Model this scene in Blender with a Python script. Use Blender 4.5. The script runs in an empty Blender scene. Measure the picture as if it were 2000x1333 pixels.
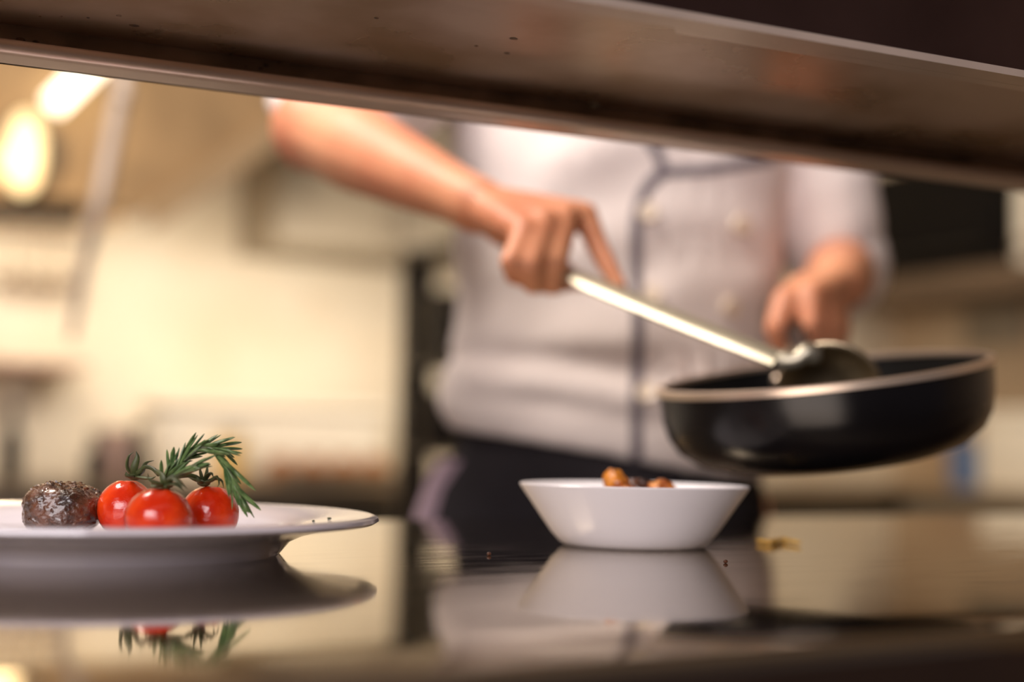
import bpy, bmesh, math, random
from mathutils import Vector, Matrix, noise
from mathutils.bvhtree import BVHTree
random.seed(11)
V = Vector
scene = bpy.context.scene
COL = scene.collection

# ------------------------------------------------------------------ camera
FPX = 50.0 / 36.0 * 2000.0            # focal length in pixels of the 2000 px frame
YAW, PITCH, ROLL = math.radians(-30.0), math.radians(4.23), math.radians(1.1)
CT = 0.90                             # counter top height
CAMZ = CT + 0.0607
cam_d = bpy.data.cameras.new('camera'); cam = bpy.data.objects.new('camera', cam_d); COL.objects.link(cam)
cam_d.sensor_width = 36.0; cam_d.lens = 50.0; cam_d.clip_start = 0.02
CM = (Matrix.Translation((0, 0, CAMZ)) @ Matrix.Rotation(YAW, 4, 'Z') @
      Matrix.Rotation(math.pi / 2 + PITCH, 4, 'X') @ Matrix.Rotation(ROLL, 4, 'Z'))
cam.matrix_world = CM
cam_d.dof.use_dof = True; cam_d.dof.focus_distance = 0.765; cam_d.dof.aperture_fstop = 2.2
scene.camera = cam

# ------------------------------------------------------------------ world, light, exposure
scene.view_settings.view_transform = 'Standard'; scene.view_settings.look = 'None'
scene.view_settings.gamma = 1.0; scene.view_settings.use_curve_mapping = False
scene.view_settings.exposure = 0.0
world = bpy.data.worlds.new('world'); scene.world = world; world.use_nodes = True
world.node_tree.nodes['Background'].inputs[0].default_value = (0.55, 0.47, 0.50, 1)
world.node_tree.nodes['Background'].inputs[1].default_value = 0.15

def G(x, y, z):
    """point from the camera's heading: x metres right, y metres ahead, z above the floor"""
    c, s = math.cos(YAW), math.sin(YAW)
    return V((c * x - s * y, s * x + c * y, z))

def area(name, loc, target, sx, sy, power, color):
    l = bpy.data.lights.new(name, 'AREA'); l.shape = 'RECTANGLE'; l.size = sx; l.size_y = sy
    l.energy = power; l.color = color
    o = bpy.data.objects.new(name, l); COL.objects.link(o); o.location = loc
    o.rotation_euler = (V(target) - V(loc)).to_track_quat('-Z', 'Y').to_euler()
    return o
WARM = (1.0, 0.80, 0.55); NEUT = (1.0, 0.90, 0.80); COOL = (0.86, 0.82, 1.0)
area('dining_room_light', G(-0.7, -1.5, 1.75), G(0.0, 1.2, 1.0), 1.9, 1.2, 68, (1.0, 0.93, 0.96))
area('kitchen_ceiling_light', G(-0.8, 1.0, 2.62), G(0.0, 1.35, 1.1), 1.2, 0.5, 66, NEUT)
area('hood_light', (1.3, 3.62, 1.49), (1.5, 4.2, 1.05), 1.9, 0.14, 7.6, (1.0, 0.89, 0.74))
area('bench_light', (3.0, 2.6, 2.6), (3.6, 3.9, 1.1), 0.8, 0.8, 22, (1.0, 0.86, 0.68))

# ------------------------------------------------------------------ helpers
def ray(px, py):
    d = CM.to_3x3() @ V(((px - 1000) / FPX, -(py - 666.5) / FPX, -1.0))
    return V((0, 0, CAMZ)), d
def P(px, py, D):
    o, d = ray(px, py); return o + d * D
def on_plane(px, py, axis, val):
    o, d = ray(px, py); t = (val - o[axis]) / d[axis]; return o + d * t
def on_y(px, py, y): return on_plane(px, py, 1, y)
def on_x(px, py, x): return on_plane(px, py, 0, x)
def on_z(px, py, z): return on_plane(px, py, 2, z)

def lin(r, g, b):
    f = lambda c: (c / 255 / 12.92) if c / 255 <= 0.04045 else ((c / 255 + 0.055) / 1.055) ** 2.4
    return (f(r), f(g), f(b), 1)

def mat(name, rgb, rough=0.5, metal=0.0, var=0.0, scale=8.0, bump=0.0, bscale=40.0, stretch=None,
        spec=0.5, sss=0.0, coat=0.0, emit=0.0, rgb2=None, rvar=0.0):
    m = bpy.data.materials.new(name); m.use_nodes = True
    nt = m.node_tree; b = nt.nodes['Principled BSDF']
    c1 = lin(*rgb); b.inputs['Base Color'].default_value = c1
    b.inputs['Roughness'].default_value = rough; b.inputs['Metallic'].default_value = metal
    b.inputs['Specular IOR Level'].default_value = spec
    if sss:
        b.inputs['Subsurface Weight'].default_value = sss
        b.inputs['Subsurface Radius'].default_value = (0.012, 0.005, 0.003)
        b.inputs['Subsurface Scale'].default_value = 0.6
    if coat: b.inputs['Coat Weight'].default_value = coat; b.inputs['Coat Roughness'].default_value = 0.08
    if emit:
        b.inputs['Emission Color'].default_value = c1; b.inputs['Emission Strength'].default_value = emit
    if var or bump or rgb2 or rvar:
        tc = nt.nodes.new('ShaderNodeTexCoord'); mp = nt.nodes.new('ShaderNodeMapping')
        nt.links.new(tc.outputs['Object'], mp.inputs['Vector'])
        if stretch: mp.inputs['Scale'].default_value = stretch
    if var or rgb2 or rvar:
        n = nt.nodes.new('ShaderNodeTexNoise'); n.inputs['Scale'].default_value = scale
        n.inputs['Detail'].default_value = 5
        nt.links.new(mp.outputs[0], n.inputs['Vector'])
        if var or rgb2:
            r = nt.nodes.new('ShaderNodeValToRGB')
            r.color_ramp.elements[0].position = 0.38; r.color_ramp.elements[1].position = 0.62
            c2 = lin(*rgb2) if rgb2 else tuple(min(1, c * (1 - var)) for c in c1[:3]) + (1,)
            r.color_ramp.elements[0].color = c2; r.color_ramp.elements[1].color = c1
            nt.links.new(n.outputs['Fac'], r.inputs['Fac']); nt.links.new(r.outputs['Color'], b.inputs['Base Color'])
        if rvar:
            mr = nt.nodes.new('ShaderNodeMapRange')
            mr.inputs[1].default_value = 0.35; mr.inputs[2].default_value = 0.65
            mr.inputs[3].default_value = max(0.02, rough - rvar); mr.inputs[4].default_value = rough + rvar
            nt.links.new(n.outputs['Fac'], mr.inputs[0]); nt.links.new(mr.outputs[0], b.inputs['Roughness'])
    if bump:
        n2 = nt.nodes.new('ShaderNodeTexNoise'); n2.inputs['Scale'].default_value = bscale
        n2.inputs['Detail'].default_value = 6
        nt.links.new(mp.outputs[0], n2.inputs['Vector'])
        bp = nt.nodes.new('ShaderNodeBump'); bp.inputs['Strength'].default_value = 1.0
        bp.inputs['Distance'].default_value = bump
        nt.links.new(n2.outputs['Fac'], bp.inputs['Height']); nt.links.new(bp.outputs[0], b.inputs['Normal'])
    return m

def obj(name, bm, m, parent=None, origin=None, smooth=True):
    """link a bmesh built in world coordinates as one mesh object"""
    if isinstance(bm, bpy.types.Mesh): me = bm; me.name = name
    else:
        me = bpy.data.meshes.new(name)
        bmesh.ops.recalc_face_normals(bm, faces=bm.faces)
        bm.to_mesh(me); bm.free()
    root = parent
    while root is not None and root.parent is not None: root = root.parent
    if root is not None: org = V(root.location)
    elif origin is not None: org = V(origin)
    else:
        xs = [v.co for v in me.vertices]
        org = V(((min(c.x for c in xs) + max(c.x for c in xs)) / 2,
                 (min(c.y for c in xs) + max(c.y for c in xs)) / 2, min(c.z for c in xs)))
    me.transform(Matrix.Translation(-org))
    if smooth:
        for p in me.polygons: p.use_smooth = True
        try: me.set_sharp_from_angle(angle=math.radians(42))
        except Exception: pass
    me.materials.clear(); me.materials.append(m)
    o = bpy.data.objects.new(name, me); COL.objects.link(o)
    if parent is not None: o.parent = parent
    else: o.location = org
    return o
def tag(o, label=None, cat=None, group=None, kind=None):
    if label: o['label'] = label
    if cat: o['category'] = cat
    if group: o['group'] = group
    if kind: o['kind'] = kind
    return o
def thing(name, loc, label, cat, group=None):
    o = bpy.data.objects.new(name, None); COL.objects.link(o); o.location = loc
    o.empty_display_size = 0.05
    return tag(o, label, cat, group)
def struct(name, bm, m, label=None, smooth=False):
    o = obj(name, bm, m, smooth=smooth); o['kind'] = 'structure'
    if label: o['label'] = label
    return o

def NB(): return bmesh.new()
def box(lo, hi, bev=0.0, bm=None, rot=None):
    bm = bm or NB()
    lo, hi = V(lo), V(hi)
    M = Matrix.Translation((lo + hi) / 2)
    if rot is not None: M = M @ rot
    s = hi - lo
    g = bmesh.ops.create_cube(bm, size=1.0, matrix=M @ Matrix.Diagonal((s.x, s.y, s.z, 1)))
    if bev:
        es = list({e for v in g['verts'] for e in v.link_edges})
        bmesh.ops.bevel(bm, geom=es, offset=bev, segments=3, profile=0.5, affect='EDGES', clamp_overlap=True)
    return bm
def ball(c, r, bm=None, rot=None, u=24, v=16):
    bm = bm or NB()
    M = Matrix.Translation(c)
    if rot is not None: M = M @ rot
    rr = r if hasattr(r, '__len__') else (r, r, r)
    bmesh.ops.create_uvsphere(bm, u_segments=u, v_segments=v, radius=1.0, matrix=M @ Matrix.Diagonal((*rr, 1)))
    return bm
def lathe(profile, c, segs=64, bm=None, M=None):
    """profile [(r, z)...] spun about +Z at c, or by matrix M"""
    bm = bm or NB()
    M = M if M is not None else Matrix.Translation(c)
    rings = []
    for r, z in profile:
        if r < 1e-6: rings.append([bm.verts.new(M @ V((0, 0, z)))])
        else: rings.append([bm.verts.new(M @ V((r * math.cos(2 * math.pi * i / segs), r * math.sin(2 * math.pi * i / segs), z))) for i in range(segs)])
    for a, b in zip(rings, rings[1:]):
        for i in range(segs):
            j = (i + 1) % segs
            if len(a) == 1 and len(b) == 1: continue
            if len(a) == 1: bm.faces.new((a[0], b[i], b[j]))
            elif len(b) == 1: bm.faces.new((a[i], b[0], a[j]))
            else: bm.faces.new((a[i], b[i], b[j], a[j]))
    return bm
def spline(pts, n):
    """Catmull-Rom through points"""
    pts = [V(p) for p in pts]
    ext = [pts[0] * 2 - pts[1]] + pts + [pts[-1] * 2 - pts[-2]]
    out = []
    m = len(pts) - 1
    for k in range(n + 1):
        t = k / n * m; i = min(int(t), m - 1); u = t - i
        a, b, c, d = ext[i], ext[i + 1], ext[i + 2], ext[i + 3]
        out.append(0.5 * ((2 * b) + (c - a) * u + (2 * a - 5 * b + 4 * c - d) * u * u + (3 * b - a - 3 * c + d) * u ** 3))
    return out
def tube(pts, rad, segs=12, bm=None, flat=1.0, up=None):
    """swept tube; rad a number or a list; flat squashes one axis of the section"""
    bm = bm or NB()
    pts = [V(p) for p in pts]; n = len(pts)
    rs = rad if hasattr(rad, '__len__') else [rad] * n
    t0 = (pts[1] - pts[0]).normalized()
    ref = V(up) if up is not None else (V((0, 0, 1)) if abs(t0.z) < 0.9 else V((1, 0, 0)))
    nrm = (ref - t0 * ref.dot(t0)).normalized()
    rings = []
    for i in range(n):
        t = (pts[min(i + 1, n - 1)] - pts[max(i - 1, 0)]).normalized()
        nrm = (nrm - t * nrm.dot(t)).normalized(); bi = t.cross(nrm)
        rings.append([bm.verts.new(pts[i] + (nrm * math.cos(a) * flat + bi * math.sin(a)) * rs[i])
                      for a in [2 * math.pi * k / segs for k in range(segs)]])
    for a, b in zip(rings, rings[1:]):
        for i in range(segs):
            j = (i + 1) % segs; bm.faces.new((a[i], a[j], b[j], b[i]))
    bm.faces.new(rings[0]); bm.faces.new(list(reversed(rings[-1])))
    return bm
def cap(bm, p, q, r1, r2, seg=14):
    """tapered capsule, for later fusing"""
    p, q = V(p), V(q)
    for c, r in ((p, r1), (q, r2)):
        bmesh.ops.create_uvsphere(bm, u_segments=seg, v_segments=10, radius=r, matrix=Matrix.Translation(c))
    d = q - p
    if d.length > 1e-5:
        M = Matrix.Translation((p + q) / 2) @ d.to_track_quat('Z', 'Y').to_matrix().to_4x4()
        bmesh.ops.create_cone(bm, cap_ends=True, segments=seg, radius1=r1, radius2=r2, depth=d.length, matrix=M)
def chain(bm, pts, rs):
    for (a, b), (ra, rb) in zip(zip(pts, pts[1:]), zip(rs, rs[1:])): cap(bm, a, b, ra, rb)
def fuse(bm, voxel, smooth=6):
    """one continuous surface from overlapping closed shells"""
    bmesh.ops.recalc_face_normals(bm, faces=bm.faces)
    me = bpy.data.meshes.new('tmp'); bm.to_mesh(me); bm.free()
    o = bpy.data.objects.new('tmp', me); COL.objects.link(o)
    r = o.modifiers.new('r', 'REMESH'); r.mode = 'VOXEL'; r.voxel_size = voxel
    if smooth:
        s = o.modifiers.new('s', 'SMOOTH'); s.iterations = smooth; s.factor = 0.5
    bpy.context.view_layer.update()
    dg = bpy.context.evaluated_depsgraph_get()
    res = bpy.data.meshes.new_from_object(o.evaluated_get(dg))
    bpy.data.objects.remove(o); bpy.data.meshes.remove(me)
    return res
def loft(rings, bm=None, caps=True):
    bm = bm or NB()
    vs = [[bm.verts.new(p) for p in r] for r in rings]
    n = len(vs[0])
    for a, b in zip(vs, vs[1:]):
        for i in range(n):
            j = (i + 1) % n; bm.faces.new((a[i], a[j], b[j], b[i]))
    if caps: bm.faces.new(list(reversed(vs[0]))); bm.faces.new(vs[-1])
    return bm
def prism(poly, ext, bm=None):
    """closed polygon (world points) pushed along vector ext"""
    bm = bm or NB(); ext = V(ext)
    a = [bm.verts.new(V(p)) for p in poly]; b = [bm.verts.new(V(p) + ext) for p in poly]
    n = len(a)
    bm.faces.new(a); bm.faces.new(list(reversed(b)))
    for i in range(n): bm.faces.new((a[i], b[i], b[(i + 1) % n], a[(i + 1) % n]))
    return bm

# ------------------------------------------------------------------ materials
M_counter = mat('brushed_steel_counter', (174, 161, 142), 0.06, 1.0, bump=0.00022, bscale=6.0, rvar=0.03, scale=30,
                stretch=(0.6, 2.2, 1))
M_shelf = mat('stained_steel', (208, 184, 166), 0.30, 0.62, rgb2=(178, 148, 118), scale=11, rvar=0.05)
M_flange = mat('brown_steel_flange', (160, 134, 108), 0.42, 0.25, rgb2=(116, 94, 72), scale=22)
M_shelf_shaded = mat('shaded_steel_face', (118, 92, 86), 0.34, 1.0, var=0.3, scale=7)  # steel darkened in colour for faces turned to the dim dining side
M_edge = mat('shaded_front_edge', (62, 46, 38), 0.45, 0.7, var=0.2)  # shade of the unlit counter front, put into the colour
M_lip = mat('lit_steel_lip', (222, 200, 184), 0.32, 0.6, var=0.15, scale=12)  # shelf steel lightened to stand for counter light reflected in the lips
M_steel = mat('kitchen_steel', (186, 170, 148), 0.35, 1.0, var=0.2, scale=6)
M_brownsteel = mat('greasy_steel', (208, 172, 126), 0.5, 0.1, var=0.25, scale=5)
M_china = mat('white_china', (204, 197, 204), 0.12, 0.0, coat=0.4, bump=0.00004, bscale=60)
M_bowl = mat('white_glazed_bowl', (222, 216, 218), 0.28, 0.0)
M_tomato = mat('tomato_skin', (216, 64, 14), 0.17, 0.0, rgb2=(192, 38, 8), scale=60, sss=0.15, coat=0.35, bump=0.0009, bscale=130)
M_green = mat('tomato_green', (70, 78, 38), 0.55, var=0.5, scale=120)
M_rose = mat('rosemary_green', (104, 128, 76), 0.42, rgb2=(62, 88, 46), scale=200)
M_rstem = mat('rosemary_stem', (92, 96, 56), 0.6, var=0.3)
M_meat = mat('seared_meat', (100, 60, 40), 0.14, 0.0, rgb2=(46, 28, 19), scale=110, coat=0.8, bump=0.0028, bscale=230)
M_crust = mat('pepper_crust', (118, 84, 54), 0.45, rgb2=(50, 32, 20), scale=300, coat=0.3)
M_skin = mat('skin', (216, 152, 116), 0.5, rgb2=(204, 130, 98), scale=9, sss=0.2, bump=0.0004, bscale=120)
M_jacket = mat('white_cotton', (234, 222, 217), 0.9, bump=0.0006, bscale=300, spec=0.2, var=0.05, scale=5)
M_piping = mat('grey_piping', (112, 104, 112), 0.85, var=0.1)
M_button = mat('button', (238, 220, 198), 0.2, coat=0.5, var=0.05)
M_apron = mat('black_cotton', (34, 30, 34), 0.9, spec=0.2, var=0.2, scale=20)
M_lav = mat('lavender_grey_cloth', (150, 128, 140), 0.9, var=0.15)
M_hair = mat('dark_hair', (44, 30, 22), 0.6, var=0.4, scale=60)
M_eye = mat('eye_white', (230, 225, 220), 0.2, var=0.02)
M_iris = mat('iris', (60, 42, 28), 0.2, var=0.2)
M_mouth = mat('mouth', (178, 96, 86), 0.5, var=0.1)
M_pan = mat('black_pan', (12, 10, 12), 0.24, 0.0, var=0.2, scale=20, spec=0.35)
M_panin = mat('pan_nonstick', (10, 9, 9), 0.38, var=0.2, scale=30)
M_rim = mat('pan_rim_metal', (228, 206, 184), 0.34, 0.85, var=0.1)
M_spoon = mat('spoon_steel', (188, 180, 160), 0.42, 0.85, var=0.05)
M_spoonbowl = mat('darker_spoon_steel', (168, 150, 122), 0.33, 1.0, var=0.25, scale=40)  # spoon bowl steel, darker and browner than the handle
M_wall = mat('cream_wall', (242, 230, 206), 0.5, rgb2=(236, 220, 192), scale=2.5)
M_wallr = mat('tan_wall', (196, 172, 140), 0.5, rgb2=(178, 150, 118), scale=2)
M_floor = mat('floor_tile', (96, 84, 74), 0.4, var=0.25, scale=5)
M_ceil = mat('ceiling_paint', (214, 204, 190), 0.8, var=0.05)
M_dark = mat('dark_metal', (30, 24, 20), 0.4, 0.2, var=0.3)
M_black = mat('black_plastic', (20, 17, 15), 0.35, var=0.3)
M_cable = mat('pale_cable', (206, 188, 172), 0.5, var=0.1)
M_lamp = mat('lamp_glow', (255, 244, 216), 0.5, emit=3.5)
M_bulb = mat('bulb_glow', (255, 226, 170), 0.5, emit=1.5)
M_trim = mat('tan_trim', (206, 176, 136), 0.5, var=0.1)
M_bracket = mat('brown_grey_paint', (112, 92, 72), 0.6, var=0.15)
M_oven = mat('black_enamel', (16, 12, 10), 0.6, spec=0.15, var=0.3)
M_white = mat('white_plastic', (246, 236, 216), 0.45, var=0.04)
M_bread = mat('brown_crust', (198, 128, 62), 0.6, rgb2=(150, 88, 40), scale=20)
M_yel = mat('yellow_paste', (248, 206, 124), 0.5, var=0.15)
M_pink = mat('pink_jar', (196, 160, 142), 0.35, var=0.1)
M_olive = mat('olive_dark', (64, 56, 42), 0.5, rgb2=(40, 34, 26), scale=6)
M_door = mat('brown_grey_door', (132, 112, 90), 0.4, 0.4, var=0.15, scale=3)
M_ol2 = mat('olive_panel', (158, 140, 108), 0.5, rgb2=(112, 96, 70), scale=3)
M_grey = mat('grey_paint', (150, 136, 114), 0.5, var=0.15, scale=3)
M_blue = mat('blue_plastic', (92, 118, 158), 0.4, var=0.1)
M_fry = mat('golden_fried', (222, 140, 44), 0.4, rgb2=(150, 74, 18), scale=120, coat=0.3, bump=0.0008, bscale=150)
M_frydk = mat('dark_fried', (92, 52, 30), 0.4, rgb2=(56, 30, 18), scale=120, coat=0.3)
M_scrap = mat('yellow_scrap', (206, 160, 60), 0.5, rgb2=(170, 124, 40), scale=100)

# ------------------------------------------------------------------ room
YB, XR, XL, YN, ZC = 4.2, 4.2, -3.0, -3.0, 2.8
struct('floor', box((XL, YN, -0.05), (XR, YB, 0)), M_floor)
struct('ceiling', box((XL, YN, ZC), (XR, YB, ZC + 0.05)), M_ceil)
struct('wall_back', box((XL, YB, 0), (XR + 0.1, YB + 0.1, ZC)), M_wall)
struct('wall_right', box((XR, YN, 0), (XR + 0.1, YB, ZC)), M_wallr)
struct('wall_left', box((XL - 0.1, YN, 0), (XL, YB, ZC)), M_wall)

# ------------------------------------------------------------------ pass counter
YF, YE = 0.328, 1.036
CX0, CX1 = -1.3, 2.3
counter = thing('serving_counter', (0.5, (YF + YE) / 2, 0), 'polished stainless steel serving counter with a rounded front edge, under the plate and bowl', 'counter')
fa, fb = on_z(900, 1302, CT), on_z(2000, 1227, CT)
FS = (fb.y - fa.y) / (fb.x - fa.x)
def yf(x): return fa.y + FS * (x - fa.x)          # the front edge runs very slightly askew
def sag(x, y): return 0.0
bm = NB()
RN = 0.007
nx, ny = 40, 16
grid = []
xs_ = [CX0 + (CX1 - CX0) * i / nx for i in range(nx + 1)]
for j in range(ny + 1):
    grid.append([bm.verts.new((x, yf(x) + RN + (YE - yf(x) - RN) * j / ny, CT)) for x in xs_])
for j in range(ny):
    for i in range(nx): bm.faces.new((grid[j][i], grid[j][i + 1], grid[j + 1][i + 1], grid[j + 1][i]))
prev = grid[0]
prof = [(RN - RN * math.sin(a), -RN + RN * math.cos(a)) for a in [math.pi / 2 * k / 8 for k in range(1, 9)]]
prof += [(0.0003, -0.008), (0.006, -0.060), (0.03, -0.060), (None, -0.060), (None, -0.05)]
for (y, dz) in prof:
    row = [bm.verts.new((v.co.x, YE if y is None else yf(v.co.x) + y, CT + dz)) for v in grid[0]]
    for i in range(nx): bm.faces.new((row[i], row[i + 1], prev[i + 1], prev[i]))
    prev = row
for i in range(nx): bm.faces.new((grid[ny][i], grid[ny][i + 1], prev[i + 1], prev[i]))
obj('worktop', bm, M_counter, counter)
bm = NB()
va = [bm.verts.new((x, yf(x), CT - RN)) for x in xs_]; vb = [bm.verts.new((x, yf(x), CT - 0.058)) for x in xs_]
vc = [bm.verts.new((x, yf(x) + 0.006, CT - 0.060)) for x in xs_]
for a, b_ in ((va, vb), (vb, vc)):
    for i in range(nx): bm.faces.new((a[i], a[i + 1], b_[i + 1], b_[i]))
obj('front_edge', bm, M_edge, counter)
obj('front_panel', box((CX0 + 0.02, YF + 0.12, 0.10), (CX1 - 0.02, YF + 0.14, CT - 0.06), 0.002), M_shelf_shaded, counter)
obj('undershelf', box((CX0 + 0.02, YF + 0.14, 0.28), (CX1 - 0.02, YE - 0.05, 0.30), 0.002), M_steel, counter)
for x in (CX0 + 0.06, CX1 - 0.06):
    for y in (YF + 0.17, YE - 0.07):
        obj('leg', box((x - 0.02, y - 0.02, 0), (x + 0.02, y + 0.02, CT - 0.06), 0.003), M_steel, counter)

# ------------------------------------------------------------------ pass shelf above the counter
SZ = CAMZ + 0.204
Nn = on_z(1600, 88, SZ); Ff = on_z(0, 125, SZ)
sa = YAW + math.radians(25.5)
su = V((math.cos(sa), math.sin(sa), 0)); sv = V((-math.sin(sa), math.cos(sa), 0))
VF = (Ff - Nn).dot(sv)
def S(u, v, z): return V((Nn.x, Nn.y, SZ)) + su * u + sv * v + V((0, 0, z))
U0, U1 = -1.35, 1.5
shelf = thing('pass_shelf', S(0.1, VF / 2, 0), 'stained stainless steel pass shelf with folded lips above the counter', 'shelf')
def fold(prof, m, name, parent, u0=U0, u1=U1):
    return obj(name, prism([S(u0, v, z) for v, z in prof], su * (u1 - u0)), m, parent, smooth=False)
TH = 0.003
fold([(0, 0.022), (0.03, 0.022), (VF, 0.022), (VF, 0.026), (0, 0.026)], M_shelf, 'underside', shelf)
obj('front_face', prism([S(U0, -0.004, 0.004), S(U0, 0, 0), S(U0, 0, 0.12), S(U0, -0.004, 0.12)], su * (U1 - U0)), M_shelf_shaded, shelf, smooth=False)
bm = prism([S(U0, -0.004, 0.0), S(U0, 0.010, 0.0), S(U0, 0.010, 0.003), S(U0, -0.004, 0.004)], su * (U1 - U0))
lipn = obj('front_lip', bm, M_lip, shelf, smooth=False)
for u0, u1 in ((Nn - on_z(1335, 45, SZ)).dot(su) * -1, 0.20), (0.245, 0.55):
    obj('lip_tab', prism([S(u0, 0.0102, 0), S(u0 + 0.006, 0.018, 0), S(u1 - 0.006, 0.018, 0), S(u1, 0.0102, 0)], (0, 0, 0.002)), M_lip, shelf, smooth=False)
obj('rear_flange', prism([S(U0, VF - 0.003, 0.0), S(U0, VF, 0.0), S(U0, VF, 0.10), S(U0, VF - 0.003, 0.022)], su * (U1 - U0)), M_flange, shelf, smooth=False)
bm = NB()
pr = [(VF, 0.0), (VF - 0.020, 0.0)] + [(VF - 0.024 - 0.004 * math.sin(a), 0.004 - 0.004 * math.cos(a)) for a in (0.4, 0.9, 1.4, 2.0, 2.7)] + [(VF - 0.018, 0.007), (VF, 0.004)]
obj('rear_lip', prism([S(U0, v, z) for v, z in pr], su * (U1 - U0)), M_lip, shelf)
obj('shelf_top', prism([S(U0, -0.004, 0.105), S(U0, VF, 0.10), S(U0, VF, 0.104), S(U0, -0.004, 0.12)], su * (U1 - U0)), M_steel, shelf, smooth=False)
for px, py, w in ((232, 31, .0016), (172, 35, .001), (262, 50, .0030), (78, 32, .0008), (1003, 76, .0026), (990, 104, .0020), (735, 36, .0014), (930, 90, .0012), (120, 32, .0007)):
    c = on_z(px, py, SZ + 0.0218)
    if (c - Nn).dot(sv) < VF - .004:
        obj('stain', ball(c, (w, w * .7, .0003), u=10, v=6), M_crust, shelf)
for px, py, w in ((520, 127, .0020), (545, 122, .0014), (510, 134, .0018), (480, 130, .001), (40, 78, .0028), (70, 82, .002)):
    o_, d_ = ray(px, py); h = o_ + d_ * ((S(0, VF - 0.0032, 0) - o_).dot(sv) / d_.dot(sv))
    obj('stain', ball(h, (w, .0003, w * .5), u=10, v=6, rot=Matrix.Rotation(sa, 4, 'Z')), M_crust, shelf)
rv = on_z(1160, 204, SZ); rvu = (rv - Nn).dot(su)
o_, d_ = ray(1160, 204)
fn = sv; tt = (S(0, VF - 0.003, 0) - o_).dot(fn) / d_.dot(fn); hit = o_ + d_ * tt
obj('rivet', ball(hit, 0.0035), M_spoon, shelf)
for u in (U0 + 0.02, U1 - 0.05):
    obj('shelf_post', box(S(u, VF - 0.03, 0).xy.to_3d() + V((-0.014, -0.014, CT)), S(u, VF - 0.03, 0).xy.to_3d() + V((0.014, 0.014, SZ + 0.03))), M_steel, shelf)

# ------------------------------------------------------------------ plate and food
PC = P(190, 1078, 0.76); PC.z = CT
plate_prof = [(0, 0.004), (0.086, 0.004), (0.090, 0.0), (0.096, 0.0), (0.0985, 0.003), (0.102, 0.0072), (0.110, 0.0108), (0.122, 0.0138), (0.138, 0.0162),
              (0.147, 0.0172), (0.1495, 0.0188), (0.149, 0.0206), (0.1465, 0.0216), (0.142, 0.0214), (0.128, 0.0192), (0.112, 0.0165), (0.103, 0.0125), (0.096, 0.0088), (0.088, 0.0075), (0, 0.0072)]
plate = obj('dinner_plate', lathe(plate_prof, PC, 128), M_china, origin=PC)
tag(plate, 'large white china dinner plate on the steel counter holding steak and tomatoes', 'plate')
WELL = CT + 0.0074

def tomato(px, D, rx, rz, label, seed, tilt):
    c = P(px, 985, D); c.z = WELL + rz * 0.97
    bm = NB()
    bmesh.ops.create_uvsphere(bm, u_segments=64, v_segments=40, radius=1.0)
    for v in bm.verts:
        n = V(v.co)
        k = 1 + 0.025 * noise.noise(n * 1.3 + V((seed, 0, 0))) + 0.012 * math.cos(5 * math.atan2(n.y, n.x)) * max(0, n.z)
        dimple = 0.10 * math.exp(-((n.x ** 2 + n.y ** 2) / 0.035)) if n.z > 0 else 0
        v.co = V((n.x * rx * k, n.y * rx * k, n.z * rz * k - dimple * rz))
    bm.transform(Matrix.Translation(c) @ Matrix.Rotation(tilt, 4, 'Y'))
    t = thing('tomato', V((c.x, c.y, WELL)), label, 'tomato', 'roasted tomatoes on the plate')
    obj('flesh', bm, M_tomato, t)
    return t, c
def sepals(bm, base, spec, r=0.0014):
    """curled tapering sepals: spec = list of point lists"""
    for pts in spec:
        pp = spline([base] + pts, 10)
        tube(pp, [r * (0.75 + 0.5 * math.sin(math.pi * min(1, k / 10 + 0.12))) * (1 - (k / 10) ** 3 * 0.9) for k in range(11)], 8, bm, flat=0.5)
    return bm
t1, c1 = tomato(246, 0.772, 0.0153, 0.0158, 'left roasted cherry tomato with upright curled sepals, next to the steak', 1, 0.0)
b = P(263, 931, 0.768)
bm = sepals(NB(), b, [[P(249, 915, .768), P(251, 893, .768), P(261, 883, .768)], [P(262, 915, .765), P(268, 895, .765), P(266, 882, .765)],
                      [P(276, 922, .764), P(285, 905, .764), P(301, 900, .762)], [P(250, 930, .76), P(246, 922, .758)],
                      [P(280, 934, .76), P(296, 935, .756), P(305, 931, .756)]], 0.0017)
ball(b, (0.0035, 0.0035, 0.0022), bm)
obj('calyx', bm, M_green, t1)
obj('stem', tube(spline([P(268, 924, .765), P(283, 913, .762), P(298, 916, .757), P(310, 928, .752)], 12), 0.0011, 8), M_green, t1)
t2, c2 = tomato(311, 0.715, 0.0168, 0.0148, 'front roasted cherry tomato, nearest the camera on the plate', 2, 0.06)
b = P(325, 950, 0.718)
bm = sepals(NB(), b, [[P(305, 945, .712), P(291, 938, .712), P(287, 925, .712)], [P(318, 938, .715), P(311, 925, .716)], [P(338, 936, .712), P(352, 945, .706), P(366, 958, .704)],
                      [P(345, 948, .708), P(358, 962, .704)], [P(333, 935, .722), P(340, 926, .722)], [P(300, 950, .722), P(296, 940, .722)]], 0.0017)
ball(b, (0.0035, 0.0035, 0.0018), bm)
obj('calyx', bm, M_green, t2)
obj('stem', tube(spline([P(325, 948, .718), P(318, 930, .726), P(306, 922, .735)], 10), 0.0013, 8), M_green, t2)
t3, c3 = tomato(411, 0.755, 0.0152, 0.0150, 'right roasted cherry tomato under the drooping end of the rosemary', 3, 0.12)
b = P(398, 944, 0.752)
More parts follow.
